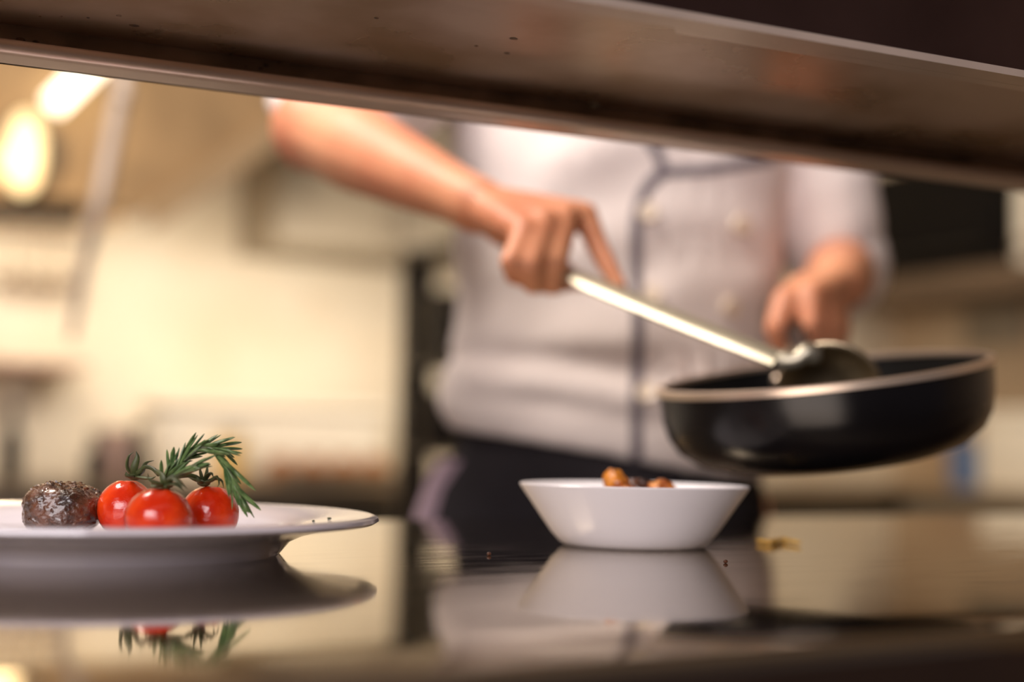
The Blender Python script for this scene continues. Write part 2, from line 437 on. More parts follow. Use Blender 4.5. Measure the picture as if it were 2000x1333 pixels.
bm = sepals(NB(), b, [[P(405, 930, .750), P(413, 925, .748), P(417, 934, .747)], [P(412, 940, .746), P(424, 932, .745), P(428, 945, .744), P(424, 953, .744)],
                      [P(420, 936, .748), P(433, 940, .747), P(437, 955, .746)], [P(392, 925, .752), P(390, 908, .752)], [P(404, 922, .752), P(405, 905, .752)],
                      [P(380, 938, .748), P(368, 934, .746)], [P(388, 940, .745), P(384, 928, .744)]], 0.0014)
ball(b, (0.0035, 0.0035, 0.002), bm)
obj('calyx', bm, M_green, t3)
obj('stem', tube(spline([P(398, 942, .752), P(375, 930, .75), P(345, 932, .745), P(322, 936, .738)], 12), 0.0012, 8), M_green, t3)

# steak
sc = P(126, 985, 0.775); sc.z = WELL
bm = NB()
bmesh.ops.create_icosphere(bm, subdivisions=6, radius=1.0)
for v in bm.verts:
    n = V(v.co)
    n = V((math.copysign(abs(n.x) ** 0.85, n.x), math.copysign(abs(n.y) ** 0.85, n.y), math.copysign(abs(n.z) ** 0.75, n.z)))
    k = 1 + 0.06 * noise.noise(n * 2.1 + V((4, 2, 7))) + 0.03 * noise.noise(n * 7 + V((1, 5, 2))) + 0.014 * noise.noise(n * 22)
    z = n.z * 0.0152 * k
    if n.z > 0.2: z -= 0.0035 * math.exp(-((n.x - 0.15) ** 2 + (n.y + 0.2) ** 2) / 0.09)
    if n.x > 0.2: z *= 1 - 0.16 * (n.x - 0.2)
    v.co = V((n.x * 0.0205 * k, n.y * 0.024 * k, z))
bm.transform(Matrix.Translation(sc + V((0, 0, 0.0143))) @ Matrix.Rotation(YAW, 4, 'Z'))
steak = thing('steak', sc, 'seared brown steak medallion with pepper crust at the left of the plate', 'steak')
sbvh_bm = bm.copy(); sbvh = BVHTree.FromBMesh(sbvh_bm); sbvh_bm.free()
obj('meat', bm, M_meat, steak)
bm = NB()
for k in range(150):
    a = random.uniform(0, 6.28); r = math.sqrt(random.random()) * 0.019
    o = sc + V((math.cos(a) * r, math.sin(a) * r, 0.1))
    h, nn, _, _ = sbvh.ray_cast(o, V((0, 0, -1)))
    if h is None: continue
    s = random.uniform(0.0003, 0.0009)
    box(h - V((s, s, s * .7)), h + V((s, s * .8, s * .7)), 0, bm, rot=Matrix.Rotation(random.uniform(0, 3), 4, (random.random(), random.random(), 1)))
cr = obj('pepper_crust', bm, M_crust, steak, smooth=False); cr['kind'] = 'stuff'
for (px, py, s) in ((197, 958, .0011), (190, 962, .0009), (204, 962, .0008)):
    c = P(px, py, .785); 
# pinch of coarse crumbs beside the steak, a scrap by its left
bm = NB()
c = P(48, 1012, .768); c.z = WELL + 0.0016
ball(c, (0.0030, 0.002, 0.0016), bm, u=10, v=6)
tag(obj('meat_scrap', bm, M_meat), 'tiny dark meat scrap on the plate at the left of the steak', 'food scrap')
for px, py in ((643, 1014), (612, 1019)):
    c = on_z(px, py, CT + 0.0205)
    o_, d_ = ray(px, py)
    pb = NB(); lathe(plate_prof, PC, 128, pb); tr = BVHTree.FromBMesh(pb); pb.free()
    h = tr.ray_cast(o_, d_)[0]
    if h is not None:
        tag(obj('herb_fleck', ball(h + V((0, 0, 0.0003)), (0.0014 if px > 630 else .0009, 0.0009, 0.0005), u=8, v=6), M_green),
            'dark green herb fleck on the plate rim, ' + ('the larger and farther right' if px > 630 else 'the smaller, left of the other'), 'herb', 'herb flecks on the plate rim')

# rosemary
ro = thing('rosemary_sprig', V((c3.x, c3.y, WELL)), 'green rosemary sprig arching over the roasted tomatoes', 'herb')
main = spline([P(314, 950, .738), P(330, 922, .74), P(352, 898, .742), P(380, 880, .744), P(410, 876, .744), P(432, 893, .742), P(448, 925, .738), P(466, 965, .735), P(480, 990, .733)], 60)
br2 = spline([P(330, 938, .735), P(352, 922, .734), P(385, 908, .733)], 20)
br3 = spline([P(345, 905, .745), P(378, 885, .748), P(415, 874, .75), P(440, 880, .75)], 30)
bm = tube(main, [0.0011 - 0.0006 * k / 60 for k in range(61)], 7); tube(br2, 0.0007, 7, bm); tube(br3, 0.0006, 7, bm)
obj('stem', bm, M_rstem, ro)
bm = NB()
camright = G(1, 0, 0); camfwd = G(0, 1, 0)
def needle(p, d, L, w, bm):
    d = d.normalized(); side = d.cross(camfwd)
    bend = V((0, 0, -1)) * L * random.uniform(0.0, 0.10) + side * L * random.uniform(-.06, .06)
    pts = [p, p + d * L * .35 + bend * .1, p + d * L * .7 + bend * .5, p + d * L + bend]
    tube(spline(pts, 8), [w * s for s in (.45, .8, .95, 1, 1, .95, .85, .6, .15)], 6, bm, flat=0.45, up=(camfwd * random.uniform(-1, 1) + side).normalized())
def needles(path, k0, k1, n, Lr, ang=38, w=0.0013):
    for i in range(n):
        k = k0 + (k1 - k0) * (i + random.random() * .6) / n
        k = int(min(k, len(path) - 2))
        t = (path[k + 1] - path[max(k - 1, 0)]).normalized()
        ax = t.orthogonal(); ax.rotate(Matrix.Rotation(random.uniform(0, 6.28), 3, t))
        a = math.radians(random.uniform(ang * .35, ang))
        d = t * math.cos(a) + ax * math.sin(a)
        needle(path[k], d, random.uniform(*Lr), w * random.uniform(.85, 1.15), bm)
needles(main, 0, 16, 20, (0.009, 0.0145))
needles(main, 14, 34, 20, (0.010, 0.0165), 30)
needles(main, 34, 52, 14, (0.011, 0.018), 24)
needles(main, 48, 59, 8, (0.004, 0.008), 20)
needles(br2, 2, 18, 11, (0.010, 0.016), 26)
needles(br3, 2, 28, 13, (0.011, 0.016), 24)
for (x0, y0, x1, y1) in ((345, 915, 364, 864), (352, 905, 374, 863), (360, 900, 391, 866), (400, 872, 425, 867), (415, 876, 470, 884), (405, 884, 448, 883),
                         (425, 890, 498, 957), (440, 915, 492, 1008), (452, 945, 480, 1010), (432, 900, 470, 945), (330, 940, 380, 905), (345, 935, 410, 900), (320, 930, 333, 905)):
    a, b2 = P(x0, y0, .738), P(x1, y1, .738 + random.uniform(-.006, .004))
    needle(a, b2 - a, (b2 - a).length, 0.0015, bm)
obj('needles', bm, M_rose, ro)

# ------------------------------------------------------------------ bowl and its food
BC = P(1237, 1067, 0.887); BC.z = CT
bowl_prof = [(0, 0.003), (0.036, 0.003), (0.038, 0.0), (0.0425, 0.0004), (0.0465, 0.0030), (0.0515, 0.0085), (0.0575, 0.0170), (0.0645, 0.0272), (0.0705, 0.0358),
             (0.0716, 0.0376), (0.0708, 0.0384), (0.0692, 0.0378), (0.0625, 0.0275), (0.0555, 0.0175), (0.0490, 0.0095), (0.043, 0.006), (0, 0.0055)]
bowl = obj('bowl', lathe(bowl_prof, BC, 128), M_bowl, origin=BC)
tag(bowl, 'small white flared ceramic bowl on the counter in front of the chef', 'bowl')
def lump(px, py, D, r, seed, rot=0.0):
    bm = NB(); bmesh.ops.create_icosphere(bm, subdivisions=4, radius=1.0)
    for v in bm.verts:
        n = V(v.co); k = 1 + 0.28 * noise.noise(n * 1.6 + V((seed, 3, 1))) + 0.1 * noise.noise(n * 4 + V((seed, 0, 0)))
        v.co = V((n.x * r[0] * k, n.y * r[1] * k, n.z * r[2] * k))
    bm.transform(Matrix.Translation(P(px, py, D)) @ Matrix.Rotation(YAW, 4, 'Z') @ Matrix.Rotation(rot, 4, 'Y'))
    return bm
GF = 'fried pieces in the white bowl'
tag(obj('fried_piece', lump(1204, 947, .885, (.0072, .006, .0105), 1, -.5), M_fry), 'golden orange fried piece standing upright in the bowl, leftmost and tallest', 'food', GF)
tag(obj('fried_piece', lump(1252, 953, .89, (.010, .006, .0055), 2, .2), M_frydk), 'dark brown fried piece in the middle of the bowl', 'food', GF)
tag(obj('fried_piece', lump(1292, 957, .882, (.0088, .006, .006), 5, 0), M_fry), 'golden orange fried piece lying low at the right in the bowl', 'food', GF)
tag(obj('fried_piece', lump(1232, 966, .87, (.009, .008, .005), 6, 0.1), M_fry), 'brown fried piece low between the upright one and the dark one in the bowl', 'food', GF)
def onc(px, py):
    p = on_z(px, py, CT); p.z = CT + sag(p.x, p.y); return p
p = onc(1522, 1064)
bm = NB()
pts = [onc(1480, 1063), onc(1505, 1066), onc(1530, 1062), onc(1562, 1067)]
tube(spline([q + V((0, 0, .0020)) for q in pts], 16), [.0009 + .0010 * math.sin(math.pi * min(1, (k + 2) / 18)) * (1 + .3 * math.sin(k * 1.9)) for k in range(17)], 8, bm)
tag(obj('food_scrap', bm, M_scrap), 'yellow strip of food spilled on the counter to the right of the bowl', 'food scrap')
for px, py, lab in ((955, 1086, 'small brown crumb on the counter to the left of the bowl'), (1417, 1101, 'small pale crumb on the counter in front of the bowl at its right')):
    q = onc(px, py)
    tag(obj('crumb', ball(q + V((0, 0, .0010)), (.0014, .0012, .0010), u=8, v=6), M_frydk), lab, 'crumb', 'crumbs on the counter')

# ------------------------------------------------------------------ frying pan and spoon
pc = P(1605, 727, 1.02)
PM = (Matrix.Translation(pc) @ Matrix.Rotation(YAW, 4, 'Z') @ Matrix.Rotation(math.radians(6.4), 4, 'X') @ Matrix.Rotation(math.radians(-7.8), 4, 'Y'))
R = 0.1180; PH = 0.84
pan = thing('frying_pan', pc - V((0, 0, 0.07)), 'deep black frying pan with a bright metal rim held tilted above the counter', 'pan')
outer = [(R, 0), (R - .0005, -.014), (R - .0012, -.028), (R - .004, -.043), (R - .010, -.056), (R - .022, -.067), (R - .038, -.073), (R - .05, -.0745), (0, -.0745)]
inner = [(0, -.070), (R - .05, -.070), (R - .040, -.069), (R - .026, -.063), (R - .0145, -.053), (R - .0075, -.041), (R - .0045, -.027), (R - .004, -.012), (R - .0035, 0)]
outer = [(r, z * PH) for r, z in outer]; inner = [(r, z * PH) for r, z in inner]
obj('pan_body', lathe(outer, None, 96, M=PM), M_pan, pan)
obj('pan_lining', lathe(inner, None, 96, M=PM), M_panin, pan)
rim = [(R - .0045, -.002), (R - .0045, .001), (R - .002, .0018), (R + .0012, .001), (R + .0013, -.0036), (R - .0002, -.0042), (R - .0045, -.002)]
obj('pan_rim', lathe(rim, None, 96, M=PM), M_rim, pan)
hb = PM @ V((-.012, R - .002, -.012))
hpts = spline([hb, P(1568, 692, 1.20), P(1556, 655, 1.245), P(1564, 612, 1.305), P(1578, 585, 1.37)], 20)
obj('pan_handle', tube(hpts, [.0065 + .0025 * math.sin(math.pi * k / 20) for k in range(21)], 14), M_black, pan)
obj('handle_rivet', ball(PM @ V((-.012, R - .006, -.012)), .005), M_rim, pan)

def hD(px):
    return 1.136 + (px - 985) * (0.985 - 1.136) / (1530 - 985)
spoon = thing('serving_spoon', P(1540, 712, .985), 'long handled steel serving spoon in the hand of the chef, its bowl in the pan', 'spoon')
hp = [P(x, 482 + (x - 985) * (706 - 482) / 545 + 4 * math.sin(math.pi * (x - 985) / 545), hD(x)) for x in range(985, 1535, 20)]
obj('handle', tube(hp, [.0074 + .0030 * min(1, max(0, (k - 5) / 4)) if k else .005 for k in range(len(hp))], 14, flat=0.35, up=(-camfwd * .62 + V((0, 0, .78))).normalized()), M_spoon, spoon)
obj('neck', tube(spline([P(1525, 704, .985), P(1555, 703, .98), P(1577, 688, .98), P(1595, 700, .985)], 12), [.007, .007, .0065, .006, .0058, .0058, .006, .0066, .007, .0074, .0074, .0066, .005], 12), M_spoon, spoon)
# spoon bowl: deep oval shell, hollow side towards the front
bm = NB()
sbc = P(1622, 760, .985)
ex = (P(1700, 790, .985) - P(1560, 740, .985)).normalized()
ez = (-camfwd * 0.93 + V((0, 0, -0.25)) + camright * -.15).normalized()
ex = (ex - ez * ex.dot(ez)).normalized(); ey = ez.cross(ex)
def shell(sx, sy, dp, off):
    rows = []
    for i in range(13):
        t = i / 12
        rows.append([sbc + ex * (sx * t * math.cos(a)) + ey * (sy * t * math.sin(a)) - ez * (dp * (1 - t ** 2.2)) + ez * off for a in [2 * math.pi * k / 48 for k in range(48)]])
    return rows
ra, rb = shell(.035, .032, .018, 0), shell(.0332, .0302, .0164, .001)
va = [[bm.verts.new(p) for p in r] for r in ra]; vb = [[bm.verts.new(p) for p in r] for r in rb]
for rows in (va, vb):
    for a, b_ in zip(rows[1:], rows[2:]):
        for i in range(48): bm.faces.new((a[i], a[(i + 1) % 48], b_[(i + 1) % 48], b_[i]))
    bm.faces.new(rows[1])
for i in range(48): bm.faces.new((va[-1][i], va[-1][(i + 1) % 48], vb[-1][(i + 1) % 48], vb[-1][i]))
for r in (va[0], vb[0]):
    for v in r: bm.verts.remove(v)
tube([p for p in ra[-1]] + [ra[-1][0]], .0018, 8, bm)
obj('spoon_bowl', bm, M_spoonbowl, spoon)

# ------------------------------------------------------------------ the chef
CXm, CYm = 0.112, 1.525
root = thing('person', G(CXm, CYm, 0), 'chef in a white double breasted jacket and black apron, spooning from a frying pan', 'person')
bm = NB()
# trunk
for z, a, b_ in ((.90, .155, .10), (1.0, .14, .092), (1.1, .145, .098), (1.2, .155, .105), (1.3, .165, .108), (1.38, .16, .095)):
    ball(G(CXm, CYm, z), (a, b_, .085), bm, rot=Matrix.Rotation(YAW, 4, 'Z'))
shR, shL = G(CXm - .175, CYm, 1.405), G(CXm + .18, CYm, 1.405)
cap(bm, shR, shL, .058, .058)
nk = G(CXm, CYm - .005, 1.44); hd = G(CXm, CYm - .06, 1.63)
cap(bm, nk, G(CXm, CYm - .03, 1.56), .056, .052)
RZ = Matrix.Rotation(YAW, 4, 'Z')
HT = Matrix.Translation(hd) @ RZ @ Matrix.Rotation(math.radians(16), 4, 'X')
def H(x, y, z): return HT @ V((x, y, z))
ball(H(0, .012, .025), (.074, .092, .092), bm, rot=RZ)
ball(H(0, -.02, -.035), (.060, .068, .075), bm, rot=RZ)
ball(H(0, -.052, -.085), (.030, .026, .022), bm)
cap(bm, H(0, -.082, .012), H(0, -.102, -.022), .009, .013)
for s in (-1, 1):
    ball(H(s * .077, .01, -.005), (.010, .018, .030), bm, rot=RZ)
    cap(bm, H(s * .012, -.082, .026), H(s * .045, -.070, .024), .010, .009)
    ball(H(s * .036, -.058, -.024), (.022, .02, .02), bm)
    cap(bm, H(s * .021, -.0735, .0135), H(s * .041, -.0675, .0125), .0052, .0048)
# legs
for s in (-1, 1):
    hip, kn, an = G(CXm + s * .085, CYm, .88), G(CXm + s * .095, CYm - .01, .49), G(CXm + s * .10, CYm + .03, .09)
    chain(bm, [hip, kn, an], [.085, .055, .038]); cap(bm, an, G(CXm + s * .105, CYm - .12, .04), .036, .030)
# right arm (left in the photograph)
elR, wrR = P(616, 252, 1.345), P(935, 402, 1.165)
chain(bm, [shR, elR], [.052, .043])
mid = elR.lerp(wrR, .30)
chain(bm, [elR, mid, elR.lerp(wrR, .62), elR.lerp(wrR, .88), wrR], [.039, .0405, .032, .0245, .024])
cap(bm, elR, P(628, 238, 1.345), .039, .038)
RH = {'i': (1142, 420, 1.147), 'm': (1106, 422, 1.127), 'r': (1064, 434, 1.112), 'p': (1024, 452, 1.100)}
for k, q in RH.items(): cap(bm, wrR.lerp(P(*q), .12), P(*q), 0.0184, 0.0115)
cap(bm, P(1030, 430, 1.147), P(1100, 425, 1.144), 0.0166, 0.0138)
chain(bm, [P(*RH['i']), P(1166, 480, 1.134), P(1192, 528, 1.120), P(1212, 565, 1.110)], [0.0109, 0.0094, 0.0081, 0.0066])
chain(bm, [P(*RH['m']), P(1084, 514, 1.094), P(1078, 558, 1.114), P(1098, 556, 1.144)], [0.0112, 0.0099, 0.0086, 0.0074])
chain(bm, [P(*RH['r']), P(1036, 518, 1.080), P(1042, 558, 1.104), P(1066, 546, 1.140)], [0.0109, 0.0096, 0.0083, 0.0070])
chain(bm, [P(*RH['p']), P(996, 512, 1.076), P(1004, 542, 1.098), P(1028, 530, 1.134)], [0.0097, 0.0083, 0.0074, 0.0063])
chain(bm, [P(985, 440, 1.177), P(1030, 470, 1.187), P(1085, 520, 1.172), P(1130, 552, 1.144)], [0.0184, 0.0133, 0.0109, 0.0078])
# left arm (right in the photograph)
elL, wrL = P(1642, 528, 1.565), P(1640, 552, 1.325)
chain(bm, [shL, elL], [.050, .038])
chain(bm, [elL, elL.lerp(wrL, .4), wrL], [.038, .037, .026])
LH = {'i': (1585, 575, 1.263), 'm': (1606, 572, 1.277), 'r': (1624, 578, 1.293), 'p': (1636, 590, 1.309)}
for k, q in LH.items(): cap(bm, wrL.lerp(P(*q), .15), P(*q), 0.0184, 0.0115)
cap(bm, P(1600, 560, 1.300), P(1560, 566, 1.290), 0.0156, 0.0138)
chain(bm, [P(*LH['i']), P(1586, 636, 1.250), P(1594, 674, 1.257), P(1578, 682, 1.277)], [0.0109, 0.0096, 0.0085, 0.0070])
chain(bm, [P(*LH['m']), P(1614, 640, 1.263), P(1618, 680, 1.273), P(1596, 686, 1.291)], [0.0110, 0.0098, 0.0086, 0.0072])
chain(bm, [P(*LH['r']), P(1634, 640, 1.283), P(1634, 676, 1.291), P(1610, 680, 1.307)], [0.0107, 0.0094, 0.0083, 0.0070])
chain(bm, [P(*LH['p']), P(1646, 640, 1.303), P(1642, 668, 1.313), P(1622, 672, 1.323)], [0.0096, 0.0083, 0.0074, 0.0063])
chain(bm, [P(1580, 562, 1.295), P(1537, 588, 1.270), P(1517, 640, 1.257), P(1524, 684, 1.263)], [0.0166, 0.0138, 0.0112, 0.0083])
body = obj('body', fuse(bm, 0.0036, 5), M_skin, root)

# jacket
def ring(cx, cy, z, a, b_, n=72, tilt=0.0, pw=0.85):
    out = []
    for k in range(n):
        t = 2 * math.pi * k / n
        c, s = math.cos(t), math.sin(t)
        x = a * math.copysign(abs(c) ** pw, c); y = b_ * math.copysign(abs(s) ** pw, s)
        out.append(G(cx + x, cy + y, z - tilt * (x + a) / (2 * a)))
    return out
bm = loft([ring(CXm - .012, CYm, .978, .166, .118, tilt=.052), ring(CXm - .010, CYm, 1.00, .178, .124, tilt=.04), ring(CXm - .008, CYm, 1.04, .176, .122, tilt=.015),
           ring(CXm - .002, CYm, 1.12, .172, .120), ring(CXm, CYm, 1.20, .176, .122), ring(CXm, CYm, 1.28, .186, .124),
           ring(CXm, CYm, 1.36, .192, .118), ring(CXm, CYm, 1.42, .185, .095), ring(CXm, CYm - .005, 1.465, .11, .075), ring(CXm, CYm - .01, 1.50, .068, .066)])
cuffR = shR.lerp(elR, .80)
chain(bm, [shR, shR.lerp(elR, .5), cuffR], [.064, .068, .064])
cap(bm, shR.lerp(elR, .6), P(556, 205, 1.425), .05, .018)
cuffL = elL.lerp(wrL, .38)
chain(bm, [shL, shL.lerp(elL, .5), elL], [.064, .065, .054])
for sh in (shR, shL): cap(bm, sh, sh.lerp(G(CXm, CYm, 1.47), .75), .058, .05)
me = fuse(bm, 0.0055, 4)
me.calc_loop_triangles()
for v in me.vertices:
    c = v.co; q = V((c.dot(G(1, 0, 0)), c.dot(G(0, 1, 0)), c.z))
    n = v.normal
    w1 = noise.noise(V((q.x * 5 + q.z * 7, q.z * 13 - q.x * 6, q.y * 4)))
    w2 = noise.noise(V((q.x * 16 - q.z * 5, q.z * 22, q.y * 9 + 3)))
    fold1 = math.exp(-((q.z - 1.012 + .1 * (q.x - CXm)) / .014) ** 2) * .009
    fold2 = -math.exp(-((q.z - 1.045 + .05 * (q.x - CXm)) / .012) ** 2) * .009
    fr = max(0.0, -n.dot(camfwd)) * (1 if q.z > .965 + .0 else 0)
    hm = min(1.0, max(0.15, (q.z - .96) / .05))
    v.co = c + n * ((w1 * .0105 + w2 * .0045) * hm + (fold1 + fold2) * fr)
jacket = obj('jacket', me, M_jacket, root); jacket['label'] = 'white double breasted jacket with grey piping'
jb = BVHTree.FromPolygons([v.co + root.location for v in me.vertices], [p.vertices for p in me.polygons])
def onj(px, py):
    o, d = ray(px, py); h, n, _, _ = jb.ray_cast(o, d)
    return (h, n) if h is not None else (P(px, py, 1.41), -camfwd)
def strip(pxs, w, m, name, lift=.0015, n=40):
    """ribbon lying on the jacket front through photo points"""
    path = spline([V((x, y, 0)) for x, y in pxs], n)
    rows = []
    for k, p in enumerate(path):
        h, nn = onj(p.x, p.y)
        t = path[min(k + 1, n)] - path[max(k - 1, 0)]
        tp = (P(p.x + t.x, p.y + t.y, 1.4) - P(p.x, p.y, 1.4)).normalized()
        sd = tp.cross(nn).normalized()
        rows.append([h + sd * w + nn * lift, h + nn * (lift + .0012), h - sd * w + nn * lift, h - sd * w - nn * .004, h + sd * w - nn * .004])
    return obj(name, loft(rows), m, jacket)
strip([(1243, 905), (1243, 780), (1246, 640), (1243, 500), (1245, 420), (1262, 370), (1295, 335)], .0058, M_piping, 'placket_piping')
strip([(1296, 336), (1285, 300), (1262, 268), (1235, 235), (1180, 140), (1120, 40)], .0052, M_piping, 'collar_piping')
strip([(1300, 336), (1370, 332), (1440, 322), (1510, 310)], .0052, M_piping, 'pocket_piping')
for px, py in ((1265, 415), (1445, 440), (1272, 578), (1425, 600), (1262, 770)):
    h, nn = onj(px, py)
    Mx = Matrix.Translation(h) @ nn.to_track_quat('Z', 'Y').to_matrix().to_4x4()
    obj('button', lathe([(0, .0045), (.005, .0046), (.0080, .0060), (.0096, .0050), (.0098, .001), (.0085, -.003), (0, -.003)], None, 24, M=Mx), M_button, jacket)
lathe_c = [(.058, -.02), (.062, -.018), (.064, 0), (.061, .026), (.058, .028), (.056, 0), (.058, -.02)]
obj('collar', lathe(lathe_c, G(CXm, CYm - .012, 1.495), 40), M_jacket, jacket)
# rolled cuffs
def cuff(a, b_, r, name):
    d = (b_ - a).normalized()
    Mx = Matrix.Translation(a) @ d.to_track_quat('Z', 'Y').to_matrix().to_4x4()
    return obj(name, lathe([(r - .012, -.02), (r + .002, -.022), (r + .005, -.012), (r + .005, .012), (r + .001, .02), (r - .012, .018), (r - .012, -.02)], None, 40, M=Mx), M_jacket, jacket)
cuff(cuffR, elR, .062, 'cuff'); cuff(shL.lerp(elL, .97), elL + (elL - shL) * .2, .049, 'cuff')

# apron, trousers, shoes, towel
ap = loft([ring(CXm - .020, CYm, .50, .200, .125), ring(CXm - .020, CYm, .70, .200, .128), ring(CXm - .020, CYm, .86, .188, .126), ring(CXm - .018, CYm, .915, .176, .120), ring(CXm - .012, CYm, .955, .158, .112), ring(CXm - .010, CYm, 1.0, .150, .105)])
apron = obj('apron', ap, M_apron, root); apron['label'] = 'black apron'
for s in (-1, 1):
    bm = tube([G(CXm + s * .085, CYm, .86), G(CXm + s * .092, CYm, .5), G(CXm + s * .10, CYm + .03, .07)], [.098, .078, .066], 24)
    obj('trouser_leg', bm, M_apron, root)
    bm = NB(); cap(bm, G(CXm + s * .10, CYm + .05, .045), G(CXm + s * .108, CYm - .13, .042), .046, .042)
    me = fuse(bm, .006, 3)
    obj('shoe', me, M_black, root)
rows = []
for k in range(13):
    t = k / 12; z = .945 - .20 * t
    x0 = CXm - .177 - .040 * min(1, t * 1.8) ** .7
    rows.append([G(x0, CYm - .055, z), G(x0 - .009, CYm - .02, z), G(x0 - .006, CYm + .04, z), G(x0 + .03, CYm + .05, z), G(x0 + .03, CYm - .06, z)])
cl = obj('hip_cloth', loft(rows), M_lav, root); cl['label'] = 'lavender grey cloth at the hip'
# hair, eyes, mouth
bm = NB(); ball(H(0, .022, .040), (.081, .094, .088), bm, rot=RZ)
for v in list(bm.verts):
    q = HT.inverted() @ v.co
    if q.y < -.035 and q.z < .075 or q.z < -.03: bm.verts.remove(v)
    else: v.co += (v.co - hd).normalized() * .003 * noise.noise(v.co * 60)
obj('hair', bm, M_hair, root)
for s in (-1, 1):
    e = obj('eye', ball(H(s * .031, -.0705, .004), .0105, u=16, v=10), M_eye, root)
    obj('iris', ball(H(s * .031, -.0775, -.001), .0048, u=12, v=8), M_iris, e)
    obj('eyebrow', tube(spline([H(s * .016, -.090, .030), H(s * .032, -.086, .036), H(s * .048, -.074, .030)], 8), [.002, .003, .0035, .0035, .0035, .003, .0025, .002, .001], 8), M_hair, root)
obj('mouth', tube(spline([H(-.024, -.078, -.055), H(-.010, -.088, -.052), H(0, -.089, -.054), H(.010, -.088, -.052), H(.024, -.078, -.055)], 12), [.001, .003, .0045, .005, .005, .005, .005, .005, .005, .005, .0045, .003, .001], 8, flat=.8), M_mouth, root)

# ------------------------------------------------------------------ background: back bench along two walls
bench = thing('back_bench', (2.0, 3.85, 0), 'steel work bench along the back wall behind the chef', 'bench')
BZ = 0.85
obj('bench_top', box((-1.0, 3.5, BZ - .04), (4.19, 4.19, BZ), .004), M_steel, bench)
obj('bench_front', box((-1.0, 3.53, .12), (4.19, 3.56, BZ - .04), .003), M_olive, bench)
obj('plinth', box((-1.0, 3.60, 0), (4.19, 4.15, .12), .003), M_dark, bench)
obj('overhang_shade_strip', box((-1.0, 3.505, .735), (4.19, 3.53, BZ - .04), .002), M_olive, bench)  # dark strip standing for the shadow under the bench top overhang
for x, w in ((-.98, .73), (-.24, .73), (.50, .73), (1.24, .8), (2.05, .7), (2.76, .72)):
    d = obj('cabinet_door', box((x, 3.515, .15), (x + w - .01, 3.53, .73), .004), M_white if x < 1.2 else M_door, bench)
    obj('door_handle', tube([V((x + w - .08, 3.50, .45)), V((x + w - .08, 3.50, .65))], .008, 10), M_steel, d)
rbench = thing('side_bench', (3.85, 2.6, 0), 'steel work bench along the right wall below the dark oven', 'bench')
obj('bench_top', box((3.5, 0.8, BZ - .04), (4.19, 3.495, BZ), .004), M_steel, rbench)
obj('bench_front', box((3.53, 0.8, .12), (3.56, 3.49, BZ - .04), .003), M_grey, rbench)
obj('plinth', box((3.60, 0.85, 0), (4.15, 3.49, .12), .003), M_dark, rbench)

# extraction hood upper left
hood = thing('extraction_hood', (1.2, 3.8, 1.55), 'brown greasy extraction hood hanging from the ceiling at the upper left', 'hood')
yh0 = 3.55
def HY(px, py, y=yh0): return on_y(px, py, y)
hp_ = [HY(-250, 372), HY(300, 405), HY(552, 240), HY(600, -130), HY(-250, -160)]
obj('canopy', prism(hp_, (0, .45, 0)), M_brownsteel, hood, smooth=False)
e0, e1 = HY(300, 410, 3.53), HY(556, 236, 3.53)
obj('sloping_trim', prism([e0 + V((0, 0, .02)), e1 + V((0, 0, .02)), e1 + V((0, 0, -.055)), e0 + V((0, 0, -.055))], (0, .03, 0)), M_trim, hood, smooth=False)
obj('bottom_rail', prism([HY(-250, 372, 3.53), HY(160, 392, 3.53), HY(160, 432, 3.53), HY(-250, 412, 3.53)], (0, .05, 0)), M_dark, hood, smooth=False)
obj('light_tube', tube([HY(205, 105, 3.47), HY(104, 205, 3.47)], .025, 16), M_lamp, hood)
bl = bpy.data.lights.new('bulkhead_glow', 'POINT'); bl.energy = 1.0; bl.color = (1.0, 0.74, 0.42); bl.shadow_soft_size = 0.05
blo = bpy.data.objects.new('bulkhead_glow', bl); COL.objects.link(blo); blo.location = HY(48, 300, 3.40)
bulb = thing('bulkhead_lamp', HY(48, 300, 3.5), 'glowing round warm lamp on the hood at the far left edge', 'lamp')
obj('lamp_base', lathe([(0, 0), (.085, 0), (.09, .01), (.085, .02), (0, .02)], None, 32, M=Matrix.Translation(HY(48, 300, 3.545)) @ Matrix.Rotation(math.pi / 2, 4, 'X')), M_steel, bulb)
obj('lamp_glass', ball(HY(48, 300, 3.515), (.045, .03, .10)), M_bulb, bulb)
tag(obj('hanging_hose', tube(spline([P(246, 60, 2.3).xy.to_3d() + V((0, 0, 2.795)), P(246, 60, 2.3), P(236, 180, 2.3), P(214, 300, 2.3), P(192, 410, 2.3), P(165, 520, 2.35), P(140, 660, 2.4)], 40), [.0135 - .006 * max(0, (k - 22) / 18) for k in range(41)], 12), M_cable), 'pale grey hose hanging in front of the hood at the left', 'hose')

# grey wall cupboard right of the hood, light panel below the hood
cup = thing('wall_cupboard', on_y(680, 420, 4.0), 'grey wall cupboard right of the hood, behind the forearm of the chef', 'cupboard')
c0, c1b = on_y(548, 300, 3.85), on_y(1000, 520, 3.85)
obj('carcass', box((c0.x, 3.87, c1b.z), (c1b.x, 4.19, c0.z + .5), .006), M_grey, cup)
for k in range(2):
    w = (c1b.x - c0.x) / 2
    d = obj('door', box((c0.x + k * w + .004, 3.85, c1b.z + .004), (c0.x + (k + 1) * w - .004, 3.87, c0.z + .496), .003), M_grey, cup)
    obj('handle', tube([V((c0.x + w + (.04 if k else -.04), 3.83, c1b.z + .05)), V((c0.x + w + (.04 if k else -.04), 3.83, c1b.z + .2))], .007, 8), M_steel, d)

